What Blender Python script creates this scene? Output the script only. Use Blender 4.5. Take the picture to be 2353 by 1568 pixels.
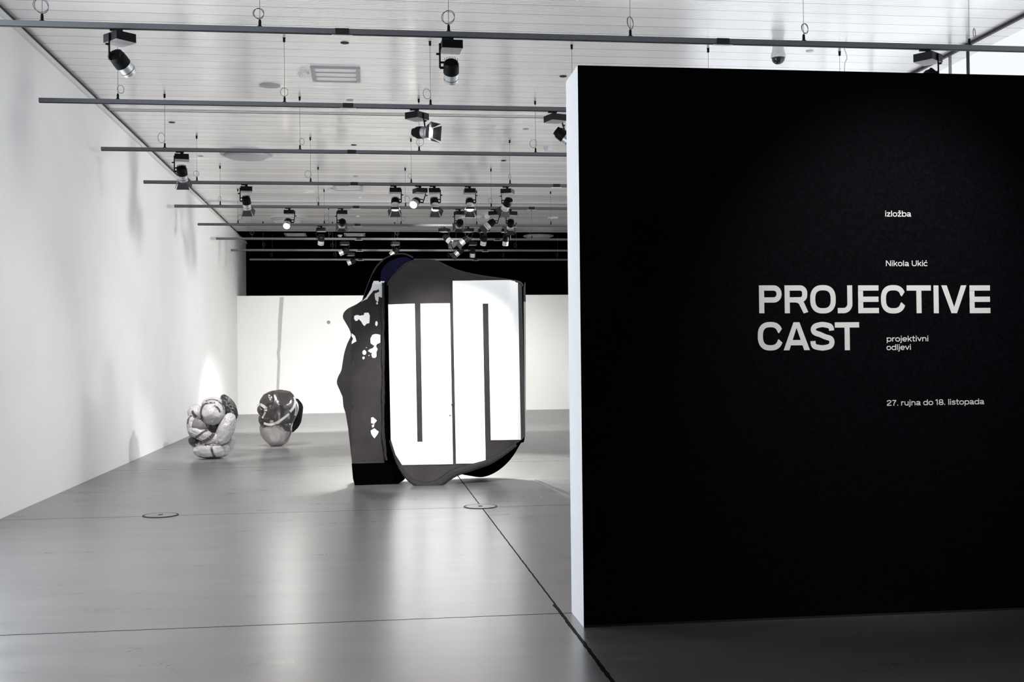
import bpy, bmesh, math, random
from mathutils import Vector, Matrix, noise
from mathutils.bvhtree import BVHTree

for o in list(bpy.data.objects): bpy.data.objects.remove(o)
S = bpy.context.scene
COL = S.collection
PI = math.pi

# ------------------------------------------------------------------ camera
F, PX, PY, CAMH = 2600.0, 1176.5, 784.0, 1.5
YAW, PITCH, ROLL = .12660568, .01315169, -.01021085
fw = Vector((math.sin(YAW)*math.cos(PITCH), math.cos(YAW)*math.cos(PITCH), math.sin(PITCH)))
rt0 = Vector((math.cos(YAW), -math.sin(YAW), 0)); up0 = rt0.cross(fw)
rt = rt0*math.cos(ROLL)+up0*math.sin(ROLL); up = -rt0*math.sin(ROLL)+up0*math.cos(ROLL)
cam = bpy.data.objects.new('camera', bpy.data.cameras.new('camera')); COL.objects.link(cam)
cam.data.sensor_width = 36; cam.data.lens = 36*F/2353; cam.data.clip_start = .05; cam.data.clip_end = 200
R3 = Matrix((rt, up, -fw)).transposed()
cam.matrix_world = Matrix.Translation((0, 0, CAMH)) @ R3.to_4x4()
S.camera = cam

# ------------------------------------------------------------------ world, exposure, daylight
S.view_settings.view_transform = 'Standard'; S.view_settings.look = 'None'
S.view_settings.gamma = 1; S.view_settings.exposure = 0.0
S.view_settings.use_curve_mapping = False
W = bpy.data.worlds.new('world'); S.world = W; W.use_nodes = True
bg = W.node_tree.nodes['Background']; bg.inputs[0].default_value = (.93, .96, 1, 1); bg.inputs[1].default_value = 1.08

def area(name, loc, target, sx, sy, power, col):
    l = bpy.data.lights.new(name, 'AREA'); l.shape = 'RECTANGLE'; l.size = sx; l.size_y = sy; l.energy = power; l.color = col
    o = bpy.data.objects.new(name, l); COL.objects.link(o); o.location = loc
    o.rotation_euler = (Vector(target)-Vector(loc)).to_track_quat('-Z', 'Y').to_euler(); return o
# daylight coming in through the right windows and an added left opening (just inside the panes)
area('daylight', (6.5, 15.0, 2.6), (-3, 15.0, 2.2), 15, 4.2, 85, (.86, .92, 1))
area('daylight', (-3.4, 8.35, 2.4), (3, 8.35, 2.2), 4.0, 4.0, 190, (.84, .91, 1))  # for the unseen opening added to light the left side

# ------------------------------------------------------------------ geometry helpers
def ray(px, py):
    return rt*((px-PX)/F) - up*((py-PY)/F) + fw
def at(px, py, Y):
    d = ray(px, py); t = Y/d.y; return Vector((d.x*t, Y, d.z*t+CAMH))
def at_z(px, py, z):
    d = ray(px, py); t = (z-CAMH)/d.z; return Vector((d.x*t, d.y*t, z))
def at_x(px, py, X):
    d = ray(px, py); t = X/d.x; return Vector((X, d.y*t, d.z*t+CAMH))

def tag(o, label=None, cat=None, group=None, kind=None):
    if label: o['label'] = label
    if cat: o['category'] = cat
    if group: o['group'] = group
    if kind: o['kind'] = kind
    return o
def empty(name, loc):
    o = bpy.data.objects.new(name, None); COL.objects.link(o); o.location = loc; o.empty_display_size = .1; return o
def link(name, bm, m, parent=None, loc=None, smooth=False, keep=False):
    """bm is in world coordinates; origin moved to loc or parent's location"""
    o = bpy.data.objects.new(name, None if False else bpy.data.meshes.new(name))
    base = Vector(loc) if loc is not None else (Vector(parent_base(parent)) if parent else Vector((0, 0, 0)))
    if smooth:
        for f in bm.faces: f.smooth = True
    bmesh.ops.translate(bm, verts=bm.verts, vec=-base)
    bm.to_mesh(o.data); bm.free()
    if m: o.data.materials.append(m)
    COL.objects.link(o)
    if parent:
        o.parent = parent; o.location = base-Vector(parent_base(parent))
    else: o.location = base
    return o
def parent_base(p):
    v = Vector(p.location)
    while p.parent: p = p.parent; v += p.location
    return v
def box(bm, a, b, mat=None):
    """axis box from corner a to b, optional matrix"""
    a, b = Vector(a), Vector(b)
    M = Matrix.Translation((a+b)/2) @ Matrix.Diagonal((*(b-a), 1))
    if mat is not None: M = mat @ M
    return bmesh.ops.create_cube(bm, size=1, matrix=M)['verts']
def basis(d, upv=Vector((0, 0, 1))):
    d = Vector(d).normalized()
    if abs(d.dot(upv)) > .995: upv = Vector((0, 1, 0))
    x = upv.cross(d).normalized(); y = d.cross(x)
    return x, y, d
def cyl(bm, p0, p1, r0, r1=None, n=20, caps=True):
    p0, p1 = Vector(p0), Vector(p1); r1 = r0 if r1 is None else r1
    x, y, d = basis(p1-p0)
    A = [bm.verts.new(p0+(x*math.cos(2*PI*i/n)+y*math.sin(2*PI*i/n))*r0) for i in range(n)]
    B = [bm.verts.new(p1+(x*math.cos(2*PI*i/n)+y*math.sin(2*PI*i/n))*r1) for i in range(n)]
    for i in range(n): bm.faces.new((A[i], A[(i+1) % n], B[(i+1) % n], B[i]))
    if caps: bm.faces.new(A[::-1]); bm.faces.new(B)
def lathe(bm, prof, loc, axis=(0, 0, 1), n=32):
    x, y, d = basis(axis); loc = Vector(loc); rings = []
    for r, z in prof:
        rings.append([bm.verts.new(loc+d*z+(x*math.cos(2*PI*i/n)+y*math.sin(2*PI*i/n))*max(r, 1e-4)) for i in range(n)])
    for a, b in zip(rings, rings[1:]):
        for i in range(n): bm.faces.new((a[i], a[(i+1) % n], b[(i+1) % n], b[i]))
    bm.faces.new(rings[0][::-1]); bm.faces.new(rings[-1])
def tube(bm, pts, r, n=6, closed=False):
    pts = [Vector(p) for p in pts]; N = len(pts); rings = []
    for i, p in enumerate(pts):
        a = pts[i-1] if (i > 0 or closed) else p; b = pts[(i+1) % N] if (i < N-1 or closed) else p
        x, y, d = basis(b-a, Vector((.01, 1, .02)).normalized())
        rr = r(i/(N-1)) if callable(r) else r
        rings.append([bm.verts.new(p+(x*math.cos(2*PI*k/n)+y*math.sin(2*PI*k/n))*rr) for k in range(n)])
    for i in range(N if closed else N-1):
        a, b = rings[i], rings[(i+1) % N]
        for k in range(n): bm.faces.new((a[k], a[(k+1) % n], b[(k+1) % n], b[k]))
    if not closed: bm.faces.new(rings[0][::-1]); bm.faces.new(rings[-1])
def catmull(P, k=8, closed=False):
    P = [Vector(p) for p in P]; out = []; n = len(P)
    for i in range(n if closed else n-1):
        p1, p2 = P[i], P[(i+1) % n]
        p0 = P[i-1] if (i > 0 or closed) else p1; p3 = P[(i+2) % n] if (i+2 < n or closed) else p2
        for j in range(k):
            t = j/k
            out.append(.5*((2*p1)+(p2-p0)*t+(2*p0-5*p1+4*p2-p3)*t*t+(3*p1-p0-3*p2+p3)*t**3))
    if not closed: out.append(P[-1])
    return out
def bevel(o, w, seg=2):
    m = o.modifiers.new('bevel', 'BEVEL'); m.width = w; m.segments = seg; m.limit_method = 'ANGLE'; return o

# ------------------------------------------------------------------ materials
def mat(name, col, rough=.5, metal=0., spec=.5, ior=None, coat=0, emit=None, estr=0, bump=None, var=None, bdist=.01):
    m = bpy.data.materials.new(name); m.use_nodes = True; nt = m.node_tree; b = nt.nodes['Principled BSDF']
    b.inputs['Base Color'].default_value = (*col, 1); b.inputs['Roughness'].default_value = rough
    b.inputs['Metallic'].default_value = metal; b.inputs['Specular IOR Level'].default_value = spec
    if ior: b.inputs['IOR'].default_value = ior
    if coat: b.inputs['Coat Weight'].default_value = coat; b.inputs['Coat Roughness'].default_value = .1
    if emit: b.inputs['Emission Color'].default_value = (*emit, 1); b.inputs['Emission Strength'].default_value = estr
    tc = nt.nodes.new('ShaderNodeTexCoord')
    if var:   # (scale, amount)
        n = nt.nodes.new('ShaderNodeTexNoise'); n.inputs['Scale'].default_value = var[0]; n.inputs['Detail'].default_value = 5
        nt.links.new(tc.outputs['Object'], n.inputs['Vector'])
        r = nt.nodes.new('ShaderNodeMapRange'); r.inputs[3].default_value = 1-var[1]; r.inputs[4].default_value = 1+var[1]
        r.inputs[1].default_value = .3; r.inputs[2].default_value = .7
        nt.links.new(n.outputs['Fac'], r.inputs[0])
        v = nt.nodes.new('ShaderNodeVectorMath'); v.operation = 'SCALE'; v.inputs[0].default_value = col
        nt.links.new(r.outputs[0], v.inputs['Scale']); nt.links.new(v.outputs[0], b.inputs['Base Color'])
    if bump:  # (scale, strength)
        n = nt.nodes.new('ShaderNodeTexNoise'); n.inputs['Scale'].default_value = bump[0]; n.inputs['Detail'].default_value = 4
        nt.links.new(tc.outputs['Object'], n.inputs['Vector'])
        bp = nt.nodes.new('ShaderNodeBump'); bp.inputs['Strength'].default_value = bump[1]; bp.inputs['Distance'].default_value = bdist
        nt.links.new(n.outputs['Fac'], bp.inputs['Height']); nt.links.new(bp.outputs[0], b.inputs['Normal'])
    return m

M_wall = mat('white_plaster', (.84, .84, .84), .75, bump=(6, .05), var=(1.2, .02))
M_part = mat('white_partition_paint', (.86, .855, .84), .7, var=(.8, .025))
M_black = mat('black_wall_paint', (.0018, .0018, .0035), .75, spec=.06, var=(70, .9))
M_void = mat('matt_black_paint_and_shade', (.0008, .0008, .0008), .95, spec=.0)
M_trim = mat('white_trim_metal', (.7, .7, .7), .4)
M_darktrim = mat('dark_gap', (.01, .01, .012), .6)
M_rail = mat('grey_aluminium_track', (.13, .138, .15), .45, metal=.15)
M_slot = mat('black_track_slot', (.004, .004, .004), .6)
M_blk = mat('black_plastic', (.0025, .0025, .003), .5, spec=.12)
M_boxside = mat('black_driver_box', (.0025, .0025, .004), .45, spec=.15)
M_boxbot = mat('lit_box_underside', (.3, .29, .29), .5, metal=.2)  # driver box underside is paler: light from below put into its colour
M_sil = mat('brushed_silver', (.62, .62, .63), .28, metal=.9)
M_flap = mat('barn_door_metal', (.03, .03, .032), .35, metal=.5)
M_steel = mat('thin_steel_wire', (.12, .12, .12), .4, metal=.5)
M_lens_off = mat('dark_glass_lens', (.02, .02, .022), .1)
M_lens_on = mat('lit_lens', (1, 1, 1), .3, emit=(1, .97, .92), estr=12)
M_fix = mat('white_fixture', (.72, .72, .72), .4)
M_fixd = mat('grey_diffuser', (.36, .37, .385), .45)
M_dome = mat('smoked_dome', (.004, .004, .006), .06, spec=.8)
M_cast = mat('dark_cast_foam', (.028, .0245, .025), .65, spec=.18, bump=(60, .35), var=(3, .25), bdist=.004)
M_castd = mat('black_cast_foam', (.0006, .0006, .0007), .7, spec=.0, bump=(50, .4), bdist=.004)
M_rimm = mat('rough_cast_edge', (.012, .011, .011), .6, spec=.35, bump=(120, 1.0), bdist=.01)
M_blue = mat('dark_blue_cast', (.0012, .0012, .02), .6, spec=.15, var=(8, .5))
M_paint = mat('white_print', (.93, .93, .92), .5)
M_text = mat('white_vinyl_lettering', (.85, .86, .84), .55)
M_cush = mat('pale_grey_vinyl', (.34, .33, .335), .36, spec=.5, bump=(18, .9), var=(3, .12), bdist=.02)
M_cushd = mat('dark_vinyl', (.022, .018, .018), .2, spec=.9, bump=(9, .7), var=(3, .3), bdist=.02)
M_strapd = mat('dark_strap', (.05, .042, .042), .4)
M_strapw = mat('white_strap', (.42, .41, .40), .35)
M_foil = mat('black_crumpled_foil', (.02, .02, .02), .18, spec=.9, bump=(18, 1.0), bdist=.03)
M_cover = mat('steel_floor_cover', (.3, .3, .3), .4, metal=.5, var=(20, .2))
M_frame = mat('dark_window_frame', (.012, .012, .018), .5)
M_frameg = mat('grey_window_frame', (.3, .3, .31), .5)
M_glass = bpy.data.materials.new('window_glass'); M_glass.use_nodes = True
nt = M_glass.node_tree; nt.nodes.clear()
g_o = nt.nodes.new('ShaderNodeOutputMaterial'); g_m = nt.nodes.new('ShaderNodeMixShader'); g_t = nt.nodes.new('ShaderNodeBsdfTransparent')
g_g = nt.nodes.new('ShaderNodeBsdfGlossy'); g_g.inputs['Roughness'].default_value = .02; g_m.inputs[0].default_value = .06
nt.links.new(g_t.outputs[0], g_m.inputs[1]); nt.links.new(g_g.outputs[0], g_m.inputs[2]); nt.links.new(g_m.outputs[0], g_o.inputs[0])

def mnode(nt, op, a, b=None, c=None):
    n = nt.nodes.new('ShaderNodeMath'); n.operation = op
    for i, v in enumerate((a, b, c)):
        if v is None: continue
        if isinstance(v, (int, float)): n.inputs[i].default_value = v
        else: nt.links.new(v, n.inputs[i])
    return n.outputs[0]

def floor_material():
    m = bpy.data.materials.new('polished_concrete'); m.use_nodes = True; nt = m.node_tree; b = nt.nodes['Principled BSDF']
    tc = nt.nodes.new('ShaderNodeTexCoord'); sp = nt.nodes.new('ShaderNodeSeparateXYZ'); nt.links.new(tc.outputs['Object'], sp.inputs[0])
    X, Y = sp.outputs[0], sp.outputs[1]
    wob = nt.nodes.new('ShaderNodeTexNoise'); wob.inputs['Scale'].default_value = 9; wob.inputs['Detail'].default_value = 6
    nt.links.new(tc.outputs['Object'], wob.inputs['Vector'])
    w = mnode(nt, 'MULTIPLY', mnode(nt, 'SUBTRACT', wob.outputs['Fac'], .5), .012)
    # saw-cut joints every 4.7 m across the room and one along it
    yy = mnode(nt, 'ABSOLUTE', mnode(nt, 'SUBTRACT', mnode(nt, 'PINGPONG', mnode(nt, 'ADD', mnode(nt, 'SUBTRACT', Y, 6.51), w), 4.7/2), 0))
    jl = mnode(nt, 'LESS_THAN', mnode(nt, 'PINGPONG', mnode(nt, 'ADD', mnode(nt, 'SUBTRACT', Y, 6.51), w), 2.35), .007)
    jx = mnode(nt, 'LESS_THAN', mnode(nt, 'ABSOLUTE', mnode(nt, 'ADD', mnode(nt, 'SUBTRACT', X, 1.105), w)), .006)
    chip = mnode(nt, 'MULTIPLY', mnode(nt, 'LESS_THAN', mnode(nt, 'ABSOLUTE', mnode(nt, 'ADD', mnode(nt, 'SUBTRACT', X, 1.10), mnode(nt, 'MULTIPLY', w, 2.5))), .011), mnode(nt, 'LESS_THAN', Y, 6.75))
    vo = nt.nodes.new('ShaderNodeTexVoronoi'); vo.feature = 'DISTANCE_TO_EDGE'; vo.inputs['Scale'].default_value = .9
    va = nt.nodes.new('ShaderNodeVectorMath'); va.operation = 'ADD'; vsc = nt.nodes.new('ShaderNodeVectorMath'); vsc.operation = 'SCALE'; vsc.inputs['Scale'].default_value = .22
    nt.links.new(wob.outputs['Color'], vsc.inputs[0]); nt.links.new(tc.outputs['Object'], va.inputs[0]); nt.links.new(vsc.outputs[0], va.inputs[1]); nt.links.new(va.outputs[0], vo.inputs['Vector'])
    mk = nt.nodes.new('ShaderNodeTexNoise'); mk.inputs['Scale'].default_value = 1.7; nt.links.new(tc.outputs['Object'], mk.inputs['Vector'])
    crack = mnode(nt, 'MULTIPLY', mnode(nt, 'MULTIPLY', mnode(nt, 'LESS_THAN', vo.outputs[0], .0022), mnode(nt, 'GREATER_THAN', mk.outputs['Fac'], .64)), .3)
    J = mnode(nt, 'MAXIMUM', mnode(nt, 'MAXIMUM', mnode(nt, 'MAXIMUM', jl, jx), chip), crack)
    # trowel marks and blotches
    mp = nt.nodes.new('ShaderNodeMapping'); mp.inputs['Scale'].default_value = (.7, 2.6, 1); nt.links.new(tc.outputs['Object'], mp.inputs[0])
    n1 = nt.nodes.new('ShaderNodeTexNoise'); n1.inputs['Scale'].default_value = 1.6; n1.inputs['Detail'].default_value = 8; n1.inputs['Roughness'].default_value = .62
    nt.links.new(mp.outputs[0], n1.inputs['Vector'])
    n2 = nt.nodes.new('ShaderNodeTexNoise'); n2.inputs['Scale'].default_value = 60; n2.inputs['Detail'].default_value = 3; nt.links.new(tc.outputs['Object'], n2.inputs['Vector'])
    cr = nt.nodes.new('ShaderNodeValToRGB'); cr.color_ramp.elements[0].position = .3; cr.color_ramp.elements[1].position = .7
    cr.color_ramp.elements[0].color = (.082, .082, .084, 1); cr.color_ramp.elements[1].color = (.108, .106, .104, 1)
    nt.links.new(n1.outputs['Fac'], cr.inputs[0])
    mix = nt.nodes.new('ShaderNodeMix'); mix.data_type = 'RGBA'; nt.links.new(J, mix.inputs[0]); nt.links.new(cr.outputs[0], mix.inputs[6]); mix.inputs[7].default_value = (.006, .006, .007, 1)
    nt.links.new(mix.outputs[2], b.inputs['Base Color'])
    ro = nt.nodes.new('ShaderNodeMapRange'); ro.inputs[1].default_value = .3; ro.inputs[2].default_value = .7; ro.inputs[3].default_value = .27; ro.inputs[4].default_value = .31
    nt.links.new(n1.outputs['Fac'], ro.inputs[0])
    nt.links.new(mnode(nt, 'MAXIMUM', ro.outputs[0], mnode(nt, 'MULTIPLY', J, .9)), b.inputs['Roughness'])
    b.inputs['IOR'].default_value = 1.5; b.inputs['Specular IOR Level'].default_value = 0
    bp = nt.nodes.new('ShaderNodeBump'); bp.inputs['Strength'].default_value = .035; bp.inputs['Distance'].default_value = .003
    nt.links.new(mnode(nt, 'ADD', n1.outputs['Fac'], mnode(nt, 'MULTIPLY', n2.outputs['Fac'], .15)), bp.inputs['Height']); nt.links.new(bp.outputs[0], b.inputs['Normal'])
    gl = nt.nodes.new('ShaderNodeBsdfGlossy'); gl.inputs['Color'].default_value = (.96, .955, .95, 1)
    nt.links.new(bp.outputs[0], gl.inputs['Normal']); nt.links.new(ro.outputs[0], gl.inputs['Roughness'])
    ms = nt.nodes.new('ShaderNodeMixShader'); fac = mnode(nt, 'MULTIPLY', mnode(nt, 'ADD', .39, mnode(nt, 'MULTIPLY', n1.outputs['Fac'], .09)), mnode(nt, 'SUBTRACT', 1, mnode(nt, 'MULTIPLY', J, .9)))
    nt.links.new(fac, ms.inputs[0]); nt.links.new(b.outputs[0], ms.inputs[1]); nt.links.new(gl.outputs[0], ms.inputs[2])
    nt.links.new(ms.outputs[0], nt.nodes['Material Output'].inputs[0])
    return m
M_floor = floor_material()

def ceiling_material():
    m = bpy.data.materials.new('ribbed_metal_ceiling'); m.use_nodes = True; nt = m.node_tree; b = nt.nodes['Principled BSDF']
    tc = nt.nodes.new('ShaderNodeTexCoord'); sp = nt.nodes.new('ShaderNodeSeparateXYZ'); nt.links.new(tc.outputs['Object'], sp.inputs[0])
    Y = sp.outputs[1]
    board = mnode(nt, 'DIVIDE', Y, .30); fr = mnode(nt, 'FRACT', board); idx = mnode(nt, 'FLOOR', board)
    wn = nt.nodes.new('ShaderNodeTexWhiteNoise'); wn.noise_dimensions = '1D'; nt.links.new(idx, wn.inputs['W'])
    seam = mnode(nt, 'LESS_THAN', fr, .045)
    mp = nt.nodes.new('ShaderNodeMapping'); mp.inputs['Scale'].default_value = (.25, 22, 1); nt.links.new(tc.outputs['Object'], mp.inputs[0])
    n1 = nt.nodes.new('ShaderNodeTexNoise'); n1.inputs['Scale'].default_value = 1.0; n1.inputs['Detail'].default_value = 5; nt.links.new(mp.outputs[0], n1.inputs['Vector'])
    val = mnode(nt, 'MULTIPLY', mnode(nt, 'ADD', .82, mnode(nt, 'ADD', mnode(nt, 'MULTIPLY', wn.outputs[0], .08), mnode(nt, 'MULTIPLY', n1.outputs['Fac'], .10))), mnode(nt, 'SUBTRACT', 1, mnode(nt, 'MULTIPLY', seam, .55)))
    cb = nt.nodes.new('ShaderNodeCombineColor'); nt.links.new(val, cb.inputs[0]); nt.links.new(mnode(nt, 'MULTIPLY', val, .985), cb.inputs[1]); nt.links.new(mnode(nt, 'MULTIPLY', val, .975), cb.inputs[2])
    nt.links.new(cb.outputs[0], b.inputs['Base Color'])
    b.inputs['Metallic'].default_value = .3; b.inputs['IOR'].default_value = 1.8
    nt.links.new(mnode(nt, 'ADD', .13, mnode(nt, 'MULTIPLY', wn.outputs[0], .10)), b.inputs['Roughness'])
    rib = mnode(nt, 'SINE', mnode(nt, 'MULTIPLY', Y, 2*PI/.05))
    h = mnode(nt, 'ADD', mnode(nt, 'MULTIPLY', rib, .25), mnode(nt, 'ADD', n1.outputs['Fac'], mnode(nt, 'MULTIPLY', seam, -.6)))
    bp = nt.nodes.new('ShaderNodeBump'); bp.inputs['Strength'].default_value = .30; bp.inputs['Distance'].default_value = .006
    nt.links.new(h, bp.inputs['Height']); nt.links.new(bp.outputs[0], b.inputs['Normal'])
    return m
M_ceil = ceiling_material()

# ------------------------------------------------------------------ room shell
XL, XR, YB, YP, ZC, YR = -3.48, 6.6, 33.4, 31.1, 4.90, -3.0
def struct(name, boxes, m, parent=None, loc=None):
    bm = bmesh.new()
    for a, b in boxes: box(bm, a, b)
    o = link(name, bm, m, parent, loc)
    if not parent: o['kind'] = 'structure'
    return o
struct('floor', [((XL-.3, YR-.3, -.2), (XR+.3, YB+.3, 0))], M_floor)
struct('ceiling', [((XL-.3, YR-.3, ZC), (XR+.3, 30.8, ZC+.2))], M_ceil)
struct('ceiling', [((XL-.3, 30.8, ZC), (XR+.3, YB+.3, ZC+.2))], M_void)  # far strip all black: the unlit dark of the ceiling put into colour
struct('wall_left', [((XL-.3, 10.5, 0), (XL, YB, ZC)), ((XL-.3, YR, 0), (XL, 6.2, ZC)), ((XL-.3, 6.2, 4.5), (XL, 10.5, ZC))], M_wall)
struct('wall_back', [((XL-.3, YB, 0), (XR+.3, YB+.3, ZC))], M_void)
struct('wall_rear', [((XL-.3, YR-.3, 0), (XR+.3, YR, ZC))], M_void)
struct('wall_right', [((XR, YR, 0), (XR+.3, 7.4, ZC)), ((XR, 22.6, 0), (XR+.3, YB, ZC))], M_wall)
pw = struct('wall_partition', [((XL, YP, 0), (XR, YP+.2, 3.19))], M_part)
# round fixing hole and plaster ring on the partition
# glazed right side, with mullions at their seen positions
ym = [7.4] + sorted([at_x(2177, 150, XR).y, at_x(2218, 150, XR).y]) + [14.2, 15.8, 17.4, 19.0, 20.6, 22.6]
win = empty('window_1', (XR, 7.4, 0)); win['kind'] = 'structure'
bm = bmesh.new(); bmg = bmesh.new()
box(bm, (XR+.02, 7.4, ZC-.015), (XR+.045, 22.6, ZC)); box(bm, (XR+.02, 7.4, 0), (XR+.045, 22.6, .06))
for i, y in enumerate(ym):
    if i == 2: box(bmg, (XR+.02, y-.013, .06), (XR+.045, y+.013, ZC-.015))
    else: box(bm, (XR+.02, y-.013, .06), (XR+.045, y+.013, ZC-.015))
link('window_frame', bm, M_frame, win); tag(link('mullion', bmg, M_frameg, win), 'grey mullion')
bm = bmesh.new(); box(bm, (XR+.03, 7.4, .06), (XR+.036, 22.6, ZC-.015)); link('glass', bm, M_glass, win)
win = empty('added_window', (XL, 6.2, 0)); win['kind'] = 'structure'  # glazed opening added out of view to let light in from the left
bm = bmesh.new()
for y in (6.23, 7.6, 9.0, 10.47): box(bm, (XL-.2, y-.03, 0), (XL-.1, y+.03, 4.5))
link('window_frame', bm, M_frame, win)
bm = bmesh.new(); box(bm, (XL-.155, 6.2, 0), (XL-.145, 10.5, 4.5)); link('glass', bm, M_glass, win)
# trims
struct('trim_1', [((XL, 7.0, ZC-.085), (XL+.035, YB, ZC-.035))], M_trim)
struct('trim_2', [((XL, 7.0, ZC-.034), (XL+.03, YB, ZC-.001))], M_darktrim)
struct('trim_3', [((XR-.02, YR, ZC-.03), (XR-.001, YB, ZC-.001))], M_frame)
for i, y in enumerate((6.85, 15.86, 24.86)):
    t = struct('trim_%d' % (4+i), [((XL+.03, y-.035, ZC-.012), (XR-.05, y+.02, ZC-.001))], M_trim)
    g = struct('trim_%d' % (7+i), [((XL+.03, y+.02, ZC-.014), (XR-.05, y+.045, ZC-.0005))], M_darktrim)

# free-standing black title wall
bx0, by0, by1, bh = 1.165, 6.15, 6.525, 3.107
bm = bmesh.new(); box(bm, (bx0, by0, 0), (5.6, by1, bh))
bw = link('wall_title', bm, M_wall); bw['kind'] = 'structure'
bw.data.materials.append(M_black)
for p in bw.data.polygons:
    if p.normal.y < -.9 or p.normal.z > .9: p.material_index = 1
struct('baseboard_title', [((bx0+.004, by0-.004, 0), (5.6, by0, .012))], M_darktrim)

# ------------------------------------------------------------------ traced sheets
def px_sheet(poly, fy, step=9, thick=.07, vstep=None):
    """closed outline in picture coordinates laid on the curved surface y=fy(px,py), with real thickness behind it"""
    bm = bmesh.new()
    vs = [bm.verts.new((x, y, 0)) for x, y in poly]
    f = bm.faces.new(vs); f.normal_update(); bmesh.ops.triangulate(bm, faces=[f], ngon_method='EAR_CLIP')
    x0, x1 = min(p[0] for p in poly), max(p[0] for p in poly); y0, y1 = min(p[1] for p in poly), max(p[1] for p in poly)
    x = x0+step
    while x < x1:
        bmesh.ops.bisect_plane(bm, geom=bm.verts[:]+bm.edges[:]+bm.faces[:], plane_co=(x, 0, 0), plane_no=(1, 0, 0)); x += step
    vstep = vstep or step*2; y = y0+vstep
    while y < y1:
        bmesh.ops.bisect_plane(bm, geom=bm.verts[:]+bm.edges[:]+bm.faces[:], plane_co=(0, y, 0), plane_no=(0, 1, 0)); y += vstep
    for v in bm.verts: v.co = at(v.co.x, v.co.y, fy(v.co.x, v.co.y))
    bmesh.ops.remove_doubles(bm, verts=bm.verts, dist=.0005)
    r = bmesh.ops.extrude_face_region(bm, geom=bm.faces[:])
    bmesh.ops.translate(bm, verts=[g for g in r['geom'] if isinstance(g, bmesh.types.BMVert)], vec=(0, thick, 0))
    bmesh.ops.recalc_face_normals(bm, faces=bm.faces)
    return bm
def rough(poly, k=3, amp=.7, seed=1):
    random.seed(seed); out = []
    n = len(poly)
    for i in range(n):
        a, b = poly[i], poly[(i+1) % n]
        for j in range(k):
            t = j/k; out.append((a[0]+(b[0]-a[0])*t+random.uniform(-amp, amp)*(j > 0), a[1]+(b[1]-a[1])*t+random.uniform(-amp, amp)*(j > 0)))
    return out
def oval(cx, cy, rx, ry, n=12, seed=0):
    random.seed(seed)
    return [(cx+rx*math.cos(2*PI*i/n)*random.uniform(.85, 1.1), cy+ry*math.sin(2*PI*i/n)*random.uniform(.85, 1.1)) for i in range(n)]
def sm(P, k=5, closed=False):
    return [(v.x, v.y) for v in catmull([(x, y, 0) for x, y in P], k, closed)]

# ------------------------------------------------------------------ big cast sculpture
def yA(px, py):   # front shell: bows towards the viewer, curls back at both ends
    t = (px-1030)/165.0
    y = 13.22 + .05*t*t
    if px > 1165: y += ((px-1165)/40.0)**2*.32
    if px < 905: y += ((905-px)/14.0)**1.5*.08
    return y
def yB(px, py):
    y = 13.44+.10*(px-808)/72.0
    if px < 808: y += ((808-px)/34.0)*.5
    if py > 1067: y -= .03
    return y
def yC(px, py): return 13.93-.10*min(1, max(0, (py-900)/200.0))
scu = empty('cast_sculpture', (.7, 13.5, 0))
tag(scu, 'huge dark upright cast shell with white block letters printed on its curved front', 'sculpture')
top = sm([(893, 655), (905, 637), (918, 622), (935, 608), (956, 601), (978, 600), (1000, 602), (1022, 612), (1050, 624), (1085, 633), (1120, 639), (1165, 645), (1192, 650), (1199, 656)])
right = [(1202, 780), (1205, 900), (1207, 1003)]
bot = sm([(1207, 1003), (1195, 1014), (1175, 1027), (1150, 1044), (1125, 1058), (1095, 1068), (1065, 1077), (1045, 1084), (1030, 1093), (1012, 1106), (995, 1112), (975, 1114), (955, 1108), (938, 1096), (922, 1076), (910, 1050), (898, 1010)])
left = [(895, 850), (893, 760)]
pA = top+right+bot+left
fp = link('front_shell', px_sheet(pA, yA, 10, .08), M_cast, scu)
bm = bmesh.new(); tube(bm, [at(x, y, yA(x, y)+.03) for x, y in top], .022, 8); link('rim', bm, M_rimm, scu)
bm = bmesh.new(); tube(bm, [at(x, y, yA(x, y)+.01)+Vector((0, 0, -.012)) for x, y in bot[8:]], lambda t: .022+.03*math.sin(PI*min(1, t*1.15)), 10); link('rim', bm, M_rimm, scu)
# the printed letters
U = [(892, 700), (953, 698), (959, 1016), (971, 1016), (966, 698), (1034, 697), (1041, 1067), (924, 1069), (909, 1045), (898, 1010)]
Nn = [(1040, 645.5), (1150, 644), (1172, 644), (1190, 648), (1197, 1011), (1128, 1012), (1122, 698), (1109, 698), (1116, 1060), (1106, 1065), (1048, 1066)]
for P in (U, Nn):
    o = link('printed_letter', px_sheet(P, lambda x, y: yA(x, y)-.012, 10, .010), M_paint, scu); tag(o, 'white printed block letter')
for P in ([(1036, 929), (1041, 929), (1041, 934), (1038, 933)], [(1032, 955), (1037, 953), (1036, 956), (1032, 957)]):
    tag(link('scuff', px_sheet(P, lambda x, y: yA(x, y)-.016, 10, .004), M_cast, scu), 'dark scuff on the print')
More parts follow.
